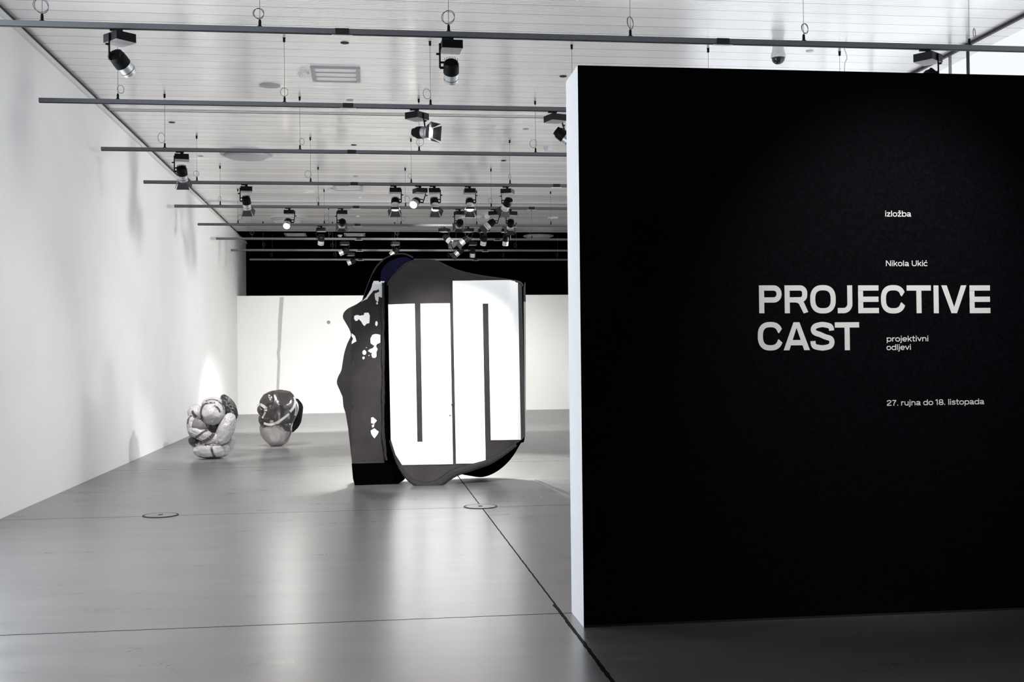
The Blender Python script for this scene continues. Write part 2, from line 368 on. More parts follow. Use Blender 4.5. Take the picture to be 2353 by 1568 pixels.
# left panel
pB = [(864, 646), (884, 646), (888, 700), (890, 900), (893, 1000), (918, 1062), (918, 1068), (809, 1068), (806, 1040), (800, 985), (794, 950), (789, 935), (787, 912)]
pB += sm([(787, 912), (780, 896), (774, 880), (777, 866), (784, 852), (787, 835), (791, 812), (798, 790), (806, 772), (803, 758), (793, 740), (788, 730), (790, 719), (800, 709), (818, 700), (832, 690), (845, 676), (855, 660), (864, 646)])[1:-1]
link('side_shell', px_sheet(pB, yB, 8, .09), M_cast, scu)
pK = [(808, 1066), (920, 1066), (937, 1092), (928, 1104), (915, 1112), (870, 1113), (830, 1115.5), (815, 1115.5), (811, 1100)]
tag(link('foot', px_sheet(pK, lambda x, y: 13.41+.02*(x-808)/100, 12, .35), M_castd, scu), 'black block foot')
# rough raised seam between side and front shells
bm = bmesh.new(); random.seed(4)
tube(bm, [at(881+random.uniform(-.6, .6)+(max(0, y-1000)*.12), y, 13.47) for i, y in enumerate(range(650, 1064, 6))], lambda t: .017+.004*math.sin(t*400), 8)
link('seam', bm, M_rimm, scu)
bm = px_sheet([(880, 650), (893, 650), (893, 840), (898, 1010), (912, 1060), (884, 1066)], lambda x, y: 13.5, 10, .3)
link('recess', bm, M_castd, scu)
z2 = lambda P: [(760+x/9.8, 570+y/9.8) for x, y in P]
z3 = lambda P: [(760+x/9.8, 700+y/9.8) for x, y in P]
z8 = lambda P: [(740+x/4.525, 840+y/4.525) for x, y in P]
stains = [
 z2([(965, 745), (1080, 745), (1085, 770), (1120, 768), (1122, 745), (1215, 750), (1155, 830), (1155, 1120), (1080, 1095), (1075, 1190), (1050, 1225), (1005, 1165), (990, 1030), (1095, 985), (1075, 920), (1040, 950), (965, 960), (900, 1040), (820, 1150), (680, 1220), (800, 1110), (900, 940), (940, 800)]),
 z3(oval(1042, -25, 22, 26, seed=2)),
 z3([(530, 260), (600, 235), (660, 255), (740, 240), (755, 190), (850, 185), (880, 250), (870, 420), (800, 440), (765, 485), (735, 465), (690, 390), (630, 330), (600, 365), (560, 370), (525, 320)]),
 z3(oval(1030, 430, 30, 58, seed=3)),
 z3([(470, 650), (545, 710), (580, 830), (470, 895), (474, 830), (500, 770), (465, 710)]),
 z3([(895, 760), (930, 690), (1000, 665), (1115, 685), (1115, 860), (1050, 885), (1020, 930), (1055, 1000), (1030, 1060), (1030, 1170), (990, 1205), (940, 1200), (915, 1130), (940, 1090), (895, 1090), (835, 1050), (870, 1015), (940, 990), (985, 935), (900, 880)]),
 z3(oval(755, 1080, 45, 55, seed=5)), z3(oval(738, 1205, 27, 33, seed=6)), z3(oval(805, 972, 10, 10, seed=8)), z3(oval(862, 1150, 12, 12, seed=9)),
 z8([(510, 545), (530, 540), (570, 575), (540, 610), (510, 600)]), z8([(518, 622), (545, 612), (540, 640), (520, 648)]), z8([(505, 680), (545, 655), (590, 690), (575, 720), (545, 760), (510, 710)])]
for i, P in enumerate(stains):
    o = link('paint_patch', px_sheet(rough(P, 2, .5, i), lambda x, y: yB(x, y)-.008, 6, .006), M_paint, scu); tag(o, 'flaked white paint patch')
# back shell: blue hump at the top left, black lobe at the lower right
pC = sm([(830, 700), (840, 672), (850, 645), (862, 622), (875, 605), (890, 593), (910, 586), (930, 586), (948, 594), (962, 608), (990, 640)])+[(1180, 660)]
pC += sm([(1204, 900), (1206, 1005), (1196, 1020), (1180, 1047), (1160, 1070), (1135, 1088), (1108, 1097), (1080, 1094), (1052, 1088), (1040, 1080)])+[(900, 1060), (850, 1060), (830, 900)]
bs = link('back_shell', px_sheet(pC, yC, 14, .08), M_castd, scu); tag(bs, 'black back shell')
bs.data.materials.append(M_blue)
bm = px_sheet(sm([(878, 660), (876, 625), (890, 605), (915, 593), (935, 592), (950, 600), (955, 612), (930, 650), (905, 668)], 5, True), lambda x, y: 13.84, 12, .05)
tag(link('blue_hump', bm, M_blue, scu, smooth=False), 'dark blue upper lobe')
bm = bmesh.new(); tube(bm, [at(x, y, 13.95) for x, y in sm([(836, 690), (843, 668), (852, 645), (862, 622), (875, 605), (890, 594), (910, 587), (930, 586), (948, 594)])], .02, 8); link('rim', bm, M_rimm, scu)
bm = px_sheet([(1186, 655), (1203, 655), (1206, 1000), (1186, 1010)], lambda x, y: 13.60+(x-1186)/20*.05, 6, .34); link('end_shell', bm, M_castd, scu)
bm = px_sheet([(1200, 692), (1208, 694), (1208.5, 1000), (1204, 1003)], lambda x, y: 14.05, 6, .05); tag(link('end_flap', bm, M_paint, scu), 'white printed end flap')
bm = px_sheet([(1207, 649), (1208.4, 694), (1200, 692)], lambda x, y: 14.05, 6, .05); link('end_flap', bm, mat('grey_cast', (.12, .12, .125), .5), scu)
bm = bmesh.new(); cyl(bm, at(1047, 1088, 13.6), at(1061, 1106, 13.5), .004, n=6); link('prop_wire', bm, M_blk, scu)

# ------------------------------------------------------------------ crumpled ball sculptures
def cushion(zx, zy, rx, rz, rot=0, dy=0, ry=None, Y=17.6, wr=.02, seed=0, wf=5., pinch=0.):
    """soft lump; picture position (8x crop coordinates), radii in metres"""
    bm = bmesh.new(); bmesh.ops.create_icosphere(bm, subdivisions=5, radius=1)
    c = at(400+zx/6.818, 860+zy/6.818, Y+dy); ry = ry or min(rx, rz)*.95
    cr, sr = math.cos(rot), math.sin(rot)
    for v in bm.verts:
        n = v.co.copy(); q = n*1.0
        e = noise.noise(n*1.6+Vector((seed, 3, 1)))*.10
        # wrinkles run around the long axis
        wv = math.sin(math.atan2(n.y, n.x)*9*wf/5+noise.noise(n*2.2+Vector((seed, 0, 9)))*7)*(.35+abs(n.z))
        s = 1+e+wr*wv+pinch*abs(n.x)*-1
        x, y, z = q.x*rx*s, q.y*ry*s, q.z*rz*s
        v.co = Vector((c.x+x*cr-z*sr, c.y+y, c.z+x*sr+z*cr))
        if v.co.z < .004: v.co.z = .004
    return bm
def zz(zx, zy): return (400+zx/6.818, 860+zy/6.818)
def ribbon(path, tree, w, lift=.008, Ydef=17.4):
    """flat strap draped on the lumps along a picture path"""
    pts = []
    for zx, zy in path:
        px, py = zz(zx, zy); d = ray(px, py).normalized(); o = Vector((0, 0, CAMH))
        h = tree.ray_cast(o, d) if tree else (None,)*4
        pts.append((h[0], h[1]) if h[0] is not None else (at(px, py, Ydef), Vector((0, -1, 0))))
    P = [p for p, n in pts]; N = [n for p, n in pts]
    bm = bmesh.new(); prev = None
    for i, p in enumerate(P):
        t = (P[min(i+1, len(P)-1)]-P[max(i-1, 0)]).normalized(); n = (N[i]+Vector((0, -.6, 0))).normalized()
        s = t.cross(n).normalized()*w/2; n = n*lift
        row = [bm.verts.new(p-s-n*.8), bm.verts.new(p-s+n), bm.verts.new(p+s+n), bm.verts.new(p+s-n*.8)]
        if prev:
            for k in range(4): bm.faces.new((prev[k], prev[(k+1) % 4], row[(k+1) % 4], row[k]))
        else: bm.faces.new(row[::-1])
        prev = row
    bm.faces.new(prev); bmesh.ops.recalc_face_normals(bm, faces=bm.faces); return bm
def path(P, k=6): return [(v.x, v.y) for v in catmull([(x, y, 0) for x, y in P], k)]
def build_ball(name, label, loc, lumps, straps, Y):
    root = empty(name, loc); tag(root, label, 'sculpture', 'crumpled ball sculptures by the left wall')
    V, Fc = [], []
    for nm, args, kw, m, lb in lumps:
        bm = cushion(*args, Y=Y, **kw)
        off = len(V); bm.verts.ensure_lookup_table()
        V += [v.co.copy() for v in bm.verts]; Fc += [[off+v.index for v in f.verts] for f in bm.faces]
        bm.verts.index_update()
        o = link(nm, bm, m, root, smooth=True)
        if lb: o['label'] = lb
    tree = BVHTree.FromPolygons(V, Fc)
    for P, w, m, lb in straps:
        o = link('strap', ribbon(path(P), tree, w, Ydef=Y-.2), m, root); o['label'] = lb
    return root
build_ball('pillowy_ball_sculpture', 'pale grey pillowy ball sculpture bound with dark straps, nearest the left wall', (-2.36, 17.6, 0), [
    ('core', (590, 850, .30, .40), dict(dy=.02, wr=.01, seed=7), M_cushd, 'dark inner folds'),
    ('core', (420, 800, .14, .13), dict(dy=-.20, wr=.01, seed=27, rot=.5), mat('grey_fold_cloth', (.14, .13, .13), .5), 'grey fold'),
    ('cushion', (600, 610, .185, .19), dict(dy=-.22, seed=1, rot=-.3), M_cush, None),
    ('cushion', (610, 470, .17, .105), dict(dy=-.10, seed=2), M_cush, None),
    ('cushion', (350, 620, .13, .14), dict(dy=-.10, seed=3, rot=.5), M_cush, None),
    ('cushion', (800, 880, .125, .265), dict(dy=-.22, seed=4, rot=-.38, wr=.03), M_cush, None),
    ('cushion', (300, 830, .095, .19), dict(dy=-.16, seed=5, rot=.15), M_cush, None),
    ('cushion', (440, 950, .10, .21), dict(dy=-.25, seed=6, rot=1.15, wr=.03), M_cush, None),
    ('cushion', (590, 1030, .24, .085), dict(dy=-.22, seed=16, rot=.45), M_cush, None),
    ('cushion', (590, 1170, .295, .15), dict(dy=-.05, seed=8, ry=.27), M_cush, None),
    ('cushion', (850, 1080, .10, .16), dict(dy=-.05, seed=11, rot=-.3), M_cush, None),
    ('crumpled_flap', (850, 520, .105, .19), dict(dy=-.08, seed=9, rot=.5, wr=.09, wf=9), M_foil, 'black crumpled shiny flap'),
    ('crumpled_flap', (905, 690, .06, .08), dict(dy=-.12, seed=19, rot=.2, wr=.1, wf=9), M_foil, 'black crumpled shiny flap'),
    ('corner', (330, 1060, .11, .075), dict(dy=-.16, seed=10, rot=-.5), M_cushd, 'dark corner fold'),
  ], [
    ([(475, 470), (435, 540), (425, 620), (445, 690)], .034, M_strapd, 'dark strap'),
    ([(285, 580), (320, 640), (380, 690), (460, 710)], .034, M_strapd, 'dark strap'),
    ([(410, 1080), (480, 1050), (570, 990), (640, 920)], .05, M_strapd, 'dark strap'),
    ([(310, 1020), (400, 950), (470, 900), (530, 880)], .026, M_strapd, 'dark strap'),
    ([(585, 1110), (590, 1180), (610, 1250), (640, 1300)], .034, M_strapd, 'dark strap'),
    ([(480, 470), (560, 455), (640, 450)], .026, M_strapd, 'dark strap'),
    ([(500, 430), (590, 400), (680, 420), (750, 490), (775, 560)], .02, M_strapd, 'dark strap'),
    ([(630, 490), (690, 540), (720, 600)], .026, M_strapd, 'dark strap'),
    ([(270, 650), (230, 700), (215, 780)], .02, M_strapd, 'dark strap'),
    ([(480, 1100), (600, 1115), (750, 1115), (850, 1070)], .018, M_strapd, 'dark strap'),
  ], 17.6)
build_ball('draped_ball_sculpture', 'glossy dark ball sculpture with white straps on a pale base, farther from the camera', (-1.56, 19.75, 0), [
    ('base_cushion', (1600, 850, .262, .31), dict(dy=-.02, seed=31, rot=.12, wr=.01), mat('grey_vinyl', (.17, .16, .16), .3, spec=.6, bump=(12, .6), var=(3, .15), bdist=.02), 'pale grey lower cushion'),
    ('cover', (1640, 530, .315, .33), dict(dy=-.10, seed=33, rot=-.2, wr=.008), M_cushd, 'glossy dark cover'),
    ('cover', (1600, 690, .29, .20), dict(dy=-.12, seed=34, rot=.12, wr=.012), M_cushd, 'glossy dark cover'),
    ('cover', (1700, 800, .17, .15), dict(dy=-.12, seed=38, rot=.2, wr=.012), M_cushd, 'glossy dark cover'),
    ('cover', (1500, 440, .16, .17), dict(dy=-.24, seed=35, rot=-.5, wr=.02), M_cushd, 'glossy dark cover'),
    ('back_fin', (1890, 640, .13, .28), dict(dy=.10, seed=36, rot=-.18, wr=.02), M_blk, 'matt black fin behind'),
    ('knob', (1365, 565, .065, .085), dict(dy=-.25, seed=37, rot=.1, wr=.02), M_cushd, 'dark knotted lump'),
  ], [
    ([(1300, 520), (1335, 485), (1380, 490), (1430, 530), (1440, 580)], .05, M_strapw, 'white strap'),
    ([(1430, 600), (1410, 640), (1385, 690)], .03, M_strapw, 'white strap'),
    ([(1410, 770), (1490, 790), (1590, 770), (1700, 700), (1800, 620)], .04, M_strapw, 'white strap'),
    ([(1815, 590), (1870, 520), (1895, 440), (1875, 360)], .045, M_strapw, 'white strap'),
    ([(1900, 500), (1905, 570), (1890, 650)], .035, M_strapw, 'white strap'),
    ([(1880, 380), (1935, 480), (1935, 580), (1885, 700), (1840, 810), (1830, 880)], .022, M_strapw, 'white strap'),
    ([(1830, 880), (1800, 970), (1740, 1050)], .012, M_strapd, 'dark seam'),
  ], 19.75)

# ------------------------------------------------------------------ floor covers
for px, py, lb in ((369, 1185, 'round steel floor cover lying in the slab near the left wall'), (1104, 1165, 'round steel floor cover in front of the big cast sculpture')):
    p = at_z(px, py, 0); p.z = 0
    root = empty('floor_cover', p); tag(root, lb, 'floor cover', 'round steel floor covers')
    bm = bmesh.new(); lathe(bm, [(.001, .001), (.148, .001), (.148, .006), (.001, .007)], p, n=48); ld = link('lid', bm, M_cover, root)
    bm = bmesh.new(); lathe(bm, [(.152, .0005), (.168, .0005), (.168, .006), (.152, .006)], p, n=48); link('ring', bm, M_darktrim, root)
    bm = bmesh.new(); box(bm, (p.x-.02, p.y-.035, .006), (p.x+.02, p.y+.035, .0085)); link('lifting_slot', bm, M_darktrim, ld)

# ------------------------------------------------------------------ tracks
ZR = 4.19; WX = [-2.56, -.855, .69, 2.24, 3.78, 5.31]
names = ['nearest the camera', 'second from the camera', 'third from the camera', 'fourth from the camera', 'fifth from the camera', 'sixth from the camera', 'third from the back wall', 'second from the back wall', 'over the white partition, farthest back']
RY = [9.42+2.74*i for i in range(9)]
RY[0] = 9.40
couplers = [(-.19, 3.05), (-.19, 3.05), (-.19,), (-.19, 2.98), (-.19, 2.98), (-.19, 2.98), (-.19, 2.98), (-.19, 2.98), (-.19, 2.98)]
def rail(Y, label, cps, x0, x1, seed):
    root = empty('light_track', (x0, Y, ZR)); tag(root, label, 'lighting track', 'suspended lighting tracks')
    bm = bmesh.new(); box(bm, (x0, Y-.018, ZR-.022), (x1, Y+.018, ZR+.022)); bevel(link('track_profile', bm, M_rail, root), .002)
    bm = bmesh.new(); box(bm, (x0+.002, Y-.013, ZR-.0275), (x1-.002, Y+.013, ZR-.0215)); link('track_slot', bm, M_slot, root)
    for c in cps:
        bm = bmesh.new(); box(bm, (c-.055, Y-.022, ZR-.029), (c+.055, Y+.022, ZR+.0235)); cq = link('coupler', bm, M_slot, root)
        bm = bmesh.new(); box(bm, (c-.085, Y-.014, ZR-.034), (c+.085, Y+.014, ZR-.0285)); tag(link('coupler_plate', bm, M_trim, cq), 'pale coupler plate')
    random.seed(seed)
    for k, wx in enumerate(WX):
        if wx > x1: continue
        bm = bmesh.new(); cyl(bm, (wx, Y, ZR+.05), (wx, Y, ZC), .0022, n=6); link('suspension_wire', bm, M_steel, root)
        bm = bmesh.new(); lathe(bm, [(.022, .022), (.022, .027), (.012, .03), (.012, .065), (.009, .08), (.003, .084)], (wx, Y, ZR), n=14); link('wire_gripper', bm, M_blk, root)
        bm = bmesh.new(); lathe(bm, [(.004, -.05), (.013, -.045), (.013, -.012), (.016, 0)], (wx, Y, ZC), n=14); link('ceiling_cap', bm, M_blk, root)
        rr = random.uniform(.035, .06); a = random.uniform(-1, 1); cx = wx+random.uniform(-.05, .05); pts = []
        turns = 2 if seed == 0 else 1
        for i in range(24*turns):
            t = 2*PI*i/24; q = rr*(1+.1*math.sin(i*.4))
            pts.append((cx+q*math.cos(t)*math.cos(a), Y+q*math.cos(t)*math.sin(a), ZR+.09+rr+q*math.sin(t)))
        bm = bmesh.new(); tube(bm, pts, .0028, 5, closed=turns == 1); link('wire_loop', bm, M_steel, root)
    return root
for i in range(9):
    rail(RY[i], 'long grey suspended lighting track, '+names[i], couplers[i], -3.346 if i < 8 else -3.17, 6.3, i)
rail(RY[0]-2*2.74, 'long grey suspended lighting track in front of the black title wall', (-.19, 3.05), -3.346, 6.3, 12)

# ------------------------------------------------------------------ track spotlights
def spotlight(ri, px, yaw, arm, d, label, doors=False, on=0, cone=50, soft=.045, X=None, Y=None, aim=None, blend=.6, slide=(0, 0)):
    Y = RY[ri] if Y is None else Y
    zb = ZR-.028
    X = at(px, 0, Y).x if X is None else X
    if px is not None:   # horizontal place seen at the height of the track
        lo, hi = X-.5, X+.5
        d0 = Vector((0, 0, 0))
        for _ in range(30):
            mid = (lo+hi)/2; v = Vector((mid, Y, zb-CAMH)); q = PX+F*v.dot(rt)/v.dot(fw)
            if q < px: lo = mid
            else: hi = mid
        X = mid
    root = empty('track_spotlight', (X, Y, zb)); tag(root, label, 'spotlight', 'black and silver track spotlights')
    Rz = Matrix.Translation((X, Y, zb)) @ Matrix.Rotation(yaw, 4, 'Z')
    bm = bmesh.new(); box(bm, (X-.075, Y-.015, zb-.012), (X+.022, Y+.015, zb)); cyl(bm, (X, Y, zb-.012), (X, Y, zb-.042), .022, .016); link('track_adapter', bm, M_blk, root)
    bm = bmesh.new(); box(bm, (-.087, -.10, -.112), (.087, .10, -.040), Rz)
    o = link('driver_box', bm, M_boxside, root); o.data.materials.append(M_boxbot)
    for p in o.data.polygons:
        if p.normal.z < -.9: p.material_index = 1
    bevel(o, .002, 1)
    if aim is not None: d = (Vector(aim)-Vector((X, Y, zb-.25)))
    d = Vector(d).normalized()
    piv = Vector((X+slide[0], Y+slide[1], zb-.25))
    # arm: flat bar from the side of the box down to the fork
    sx = Rz @ Vector((arm*.094, 0, -.05)); side = (Rz.to_3x3() @ Vector((arm, 0, 0))).normalized()
    low = Vector((sx.x, sx.y, piv.z-.005))+Vector((slide[0]*.6, slide[1]*.6, 0))
    bm = bmesh.new(); tube(bm, [sx, sx+Vector((0, 0, -.07)), low], .008, 4); tube(bm, [low, low+(piv-low)*.45], .011, 6)
    tube(bm, [low+Vector((0, 0, .045)), low+(piv-low)*.45+Vector((0, 0, .045))], .009, 6); br = link('bracket', bm, M_blk, root)
    bm = bmesh.new(); k = sx+Vector((0, 0, -.09)); cyl(bm, k, k+side*.03, .009, n=10); link('knob', bm, M_blk, br)
    # heat sink with fins
    bm = bmesh.new()
    lathe(bm, [(.035, -.062), (.052, -.056), (.064, -.035), (.066, .0), (.066, .045)], piv, d, 28)
    x_, y_, _ = basis(d)
    for j in range(-4, 5):
        c = piv+x_*(j*.013)+d*-.055; s = math.sqrt(max(0, 1-(j*.013/.066)**2))*.06
        Mx = Matrix((x_, y_, d)).transposed().to_4x4(); Mx.translation = c
        box(bm, (-.002, -s*.8, -.022), (.002, s*.8, .02), Mx)
    link('heat_sink', bm, M_blk, root)
    bm = bmesh.new(); lathe(bm, [(.062, .045), (.062, .10), (.0625, .102), (.0625, .135), (.056, .135), (.050, .11)], piv, d, 32); ba = link('barrel', bm, M_sil, root, smooth=False)
    bm = bmesh.new(); lathe(bm, [(.0632, .101), (.0632, .106)], piv, d, 32); link('ring', bm, M_blk, ba)
    bm = bmesh.new(); lathe(bm, [(.055, .120), (.055, .128), (.001, .131)], piv, d, 28)
    ln = link('lens', bm, M_lens_on if on else M_lens_off, ba)
    if on: ln['label'] = 'glowing lens'
    if doors:
        for k in range(4):
            a = k*PI/2
            u = x_*math.cos(a)+y_*math.sin(a); w = -x_*math.sin(a)+y_*math.cos(a)
            b0 = piv+d*.136+u*.060; b1 = piv+d*.215+u*.098
            bm = bmesh.new(); q = [b0-w*.055, b0+w*.055, b1+w*.082, b1-w*.082]
            A = [bm.verts.new(v) for v in q]; B = [bm.verts.new(v+u*.003) for v in q]
            bm.faces.new(A); bm.faces.new(B[::-1])
            for i in range(4): bm.faces.new((A[i], B[i], B[(i+1) % 4], A[(i+1) % 4]))
            bmesh.ops.recalc_face_normals(bm, faces=bm.faces); link('barn_door', bm, M_flap, ba)
    if on:
        l = bpy.data.lights.new('spot_beam', 'SPOT'); l.energy = on; l.spot_size = math.radians(cone); l.spot_blend = blend; l.shadow_soft_size = soft; l.color = (1, .985, .96)
        o = bpy.data.objects.new('spot_beam', l); COL.objects.link(o); o.parent = root
        o.location = piv+d*.15-Vector((X, Y, zb)); o.rotation_euler = d.to_track_quat('-Z', 'Y').to_euler()
    return root
V = Vector
L = 'track spotlight, '
# rail 1
spotlight(0, 275, .75, -1, (.62, .25, -.62), 'black and silver '+L+'leftmost on the nearest track, silver barrel tipped to the right', on=500, aim=(.3, 13.6, .8), cone=28)
spotlight(0, 1036, .06, -1, (0, .62, -.80), 'black and silver '+L+'middle one on the nearest track, pointing away', on=1700, aim=(.95, 13.3, .85), cone=35)
spotlight(0, 2132, -.94, 1, (-.6, .3, -.7), 'black '+L+'peeking over the top of the black title wall near the window', doors=True)
# rail 2
spotlight(1, 958, -.72, 1, (.70, -.66, -.10), 'lit '+L+'with open flaps and glowing lens, turned right on the second track', doors=True, on=260, cone=70, slide=(.03, 0))
spotlight(1, 1275, .35, 1, (.76, -.12, -.62), 'black and silver '+L+'partly hidden by the white edge of the title wall', slide=(.07, 0))
# rail 3
spotlight(2, 418, .12, -1, (.05, .35, -.92), 'black and silver '+L+'alone on the third track beside the left wall, flaps down', doors=True, on=1100, aim=(-2.36, 17.9, .5), cone=36)
# rail 4
spotlight(3, 566, .12, -1, (.1, .35, -.9), 'black and silver '+L+'leftmost on the fourth track, flaps down, above the ball sculptures', doors=True, on=1100, aim=(-1.6, 20.1, .5), cone=36)
spotlight(3, 908, .0, 1, (-.05, -.45, -.85), 'lit '+L+'left of the dazzling one on the fourth track', doors=True, on=750, cone=62)
spotlight(3, 965, .35, 1, (-.30, -.80, -.45), 'dazzling lit '+L+'shining straight at the camera on the fourth track', on=380, cone=60, slide=(-.07, -.03))
spotlight(3, 998, -.06, 1, (.08, -.45, -.85), 'lit '+L+'just right of the dazzling one on the fourth track', doors=True, on=750, cone=62)
spotlight(3, 1079, .0, 1, (-.02, -.5, -.82), 'lit '+L+'with flaps, second from the right on the fourth track', doors=True, on=750, cone=62)
spotlight(3, 1166, -.4, -1, (-.25, .65, -.6), 'black '+L+'rightmost of the row on the fourth track, back turned', doors=True, on=600, cone=50)
# rail 5
spotlight(4, 665, -.08, 1, (-.10, -.70, -.55), 'bright lit '+L+'leftmost on the fifth track, below a ceiling disc', on=110, cone=60, slide=(-.03, 0))
spotlight(4, 786, .08, -1, (.14, .6, -.72), 'black '+L+'alone left of centre on the fifth track, back turned', doors=True, on=900, cone=44, aim=(-1.3, 31, 1.0))
spotlight(4, 1056, .15, -1, (-.05, .62, -.72), 'black '+L+'on the fifth track, back turned, left of the crossed-bracket pair', doors=True, on=1200, cone=50, aim=(1.0, 31, 1.2))
spotlight(4, 1137, -.5, 1, (-.72, .05, -.62), 'silver '+L+'slanting down left on the fifth track, between two black ones', doors=True, slide=(-.07, 0))
spotlight(4, 1173, .4, -1, (-.3, .6, -.7), 'black and silver '+L+'rightmost on the fifth track', doors=True, on=1900, cone=75, aim=(2.8, 26, 0))
# rail 6
spotlight(5, 738, .0, -1, (0, .35, -.9), 'black '+L+'with pale barrel, leftmost on the sixth track', on=1900, cone=75, aim=(-1.4, 25.5, 0))
spotlight(5, 1021, -.55, 1, (.55, -.40, -.62), 'lit '+L+'turned down right on the sixth track above the sculpture', doors=True, on=200, cone=60, slide=(.04, -.10))
spotlight(5, 1076, .3, 1, (-.72, .05, -.55), 'silver '+L+'slanting down left on the sixth track, second of its row', doors=True, slide=(-.04, .16))
spotlight(5, 1112, .45, -1, (-.12, .45, -.85), 'black '+L+'with pale barrel, third of the row on the sixth track')
spotlight(5, 1162, .0, 1, (-.05, .4, -.9), 'black '+L+'with pale barrel, rightmost on the sixth track')
# rails 7, 8
spotlight(6, 792, .3, 1, (-.75, .0, -.35), 'silver '+L+'pointing left against the black back wall, upper of a close pair')
spotlight(6, 908, .2, 1, (-.7, .0, -.6), 'silver '+L+'against the black back wall just above the blue hump')
spotlight(6, 1056, .2, 1, (-.7, .0, -.6), 'silver '+L+'slanting left against the black back wall with a bright flap', doors=True)
spotlight(6, 1086, .1, -1, (-.05, .3, -.9), 'black '+L+'with bright rim against the black back wall, farthest right', on=150, cone=60)
spotlight(7, 806, .2, 1, (-.75, .0, -.3), 'silver '+L+'pointing left against the black back wall, lower of a close pair', slide=(.04, 0))
for ri, xx, ay, lb in ((1, 3.9, 13.5, 'second'), (3, 4.6, 19.0, 'fourth'), (5, 4.6, 25.5, 'sixth')):  # unseen spots added to brighten the left wall
    spotlight(ri, None, .9, -1, None, 'added unseen spotlight on the '+lb+' track behind the title wall, aimed at the left wall', on=(300, 950, 900)[(ri-1)//2], soft=.12, cone=75, X=xx, aim=(-3.48, ay, 2.3), blend=1.0)
# unseen washer, added to light the title wall lettering
spotlight(0, None, 0, -1, (0, 1, -.9), 'black and silver '+L+'added unseen to light the title wall lettering', on=330, cone=50, X=3.4, Y=RY[0]-5.48, aim=(2.95, 6.15, 1.75), blend=1.0)

# ------------------------------------------------------------------ ceiling fittings
def disc(px, py, r, label, drop=.05):
    p = at_z(px, py, ZC); root = empty('ceiling_disc', p); tag(root, label, 'ceiling light', 'round ceiling discs')
    bm = bmesh.new(); lathe(bm, [(r*.96, 0), (r, -.012), (r, -.03), (r*.96, -.04)][::-1], p, n=56); link('rim', bm, M_fixd, root, smooth=False)
    bm = bmesh.new(); lathe(bm, [(r*.9, -.04), (r*.72, -drop-.012), (r*.3, -drop-.03), (.01, -drop-.035)][::-1], p, n=56); link('diffuser', bm, M_fixd, root, smooth=True)
disc(567, 352, .43, 'large round grey ceiling disc near the left wall', .07)
disc(661, 504, .43, 'large round pale ceiling disc behind the lit spotlight of the fifth track', .07)
disc(1237, 541, .43, 'large round ceiling disc far back against the dark band', .07)
def small(px, py, r, label, m, cat='ceiling sensor', name='ceiling_sensor', h=.02):
    p = at_z(px, py, ZC); bm = bmesh.new(); lathe(bm, [(r*.6, -h), (r, -h*.5), (r, 0)], p, n=24)
    tag(link(name, bm, m, loc=p), label, cat, 'small round ceiling fittings')
small(620, 196, .13, 'flat grey oval speaker in the ceiling left of the recessed light', M_fixd, 'ceiling speaker', 'ceiling_speaker')
small(708, 441, .13, 'flat pale round speaker in the ceiling over the fourth track', M_fix, 'ceiling speaker', 'ceiling_speaker')
small(1271, 500, .13, 'flat pale round speaker in the ceiling beside the title wall edge', M_fix, 'ceiling speaker', 'ceiling_speaker')
for px, py, lb, m in ((792, 98, 'small dark slotted sprinkler cap just under the nearest track', M_darktrim), (395, 281, 'tiny sprinkler cap in the ceiling near the left wall', M_darktrim), (461, 359, 'tiny sprinkler cap in the ceiling under the third track', M_fixd),
        (804, 230, 'tiny sprinkler cap in the ceiling above the second track', M_fixd), (813, 333, 'tiny dark sprinkler cap in the ceiling above the third track coupler', M_darktrim), (1157, 369, 'tiny dark sprinkler cap in the ceiling under the third track', M_darktrim),
        (1208, 296, 'tiny sprinkler cap left of the title wall spotlight', M_fixd), (1294, 175, 'small dark sprinkler cap beside the top corner of the title wall', M_darktrim), (1861, 117, 'small pale sprinkler cap right of the dome camera', M_fix),
        (817, 405, 'tiny pale sprinkler cap above the fourth track coupler', M_fixd), (826, 454, 'tiny pale sprinkler cap between fourth and fifth tracks', M_fix), (822, 497, 'tiny pale sprinkler cap between fifth and sixth tracks', M_fix)):
    small(px, py, .045, lb, m, 'sprinkler', 'sprinkler_cap', .012)
for px, py, lb in ((697, 167, 'pale octagonal smoke detector beside the recessed light'), (757, 433, 'pale octagonal smoke detector over the fourth track'), (1119, 497, 'pale octagonal smoke detector among the rear spotlights'), (781, 540, 'pale octagonal smoke detector glowing against the dark band'), (1258, 339, 'pale smoke detector in the ceiling beside the title wall edge')):
    p = at_z(px, py, ZC); bm = bmesh.new(); lathe(bm, [(.035, -.06), (.05, -.05), (.055, -.03), (.07, -.025), (.07, 0)], p, n=8)
    tag(link('smoke_detector', bm, M_fix, loc=p), lb, 'smoke detector', 'octagonal smoke detectors')
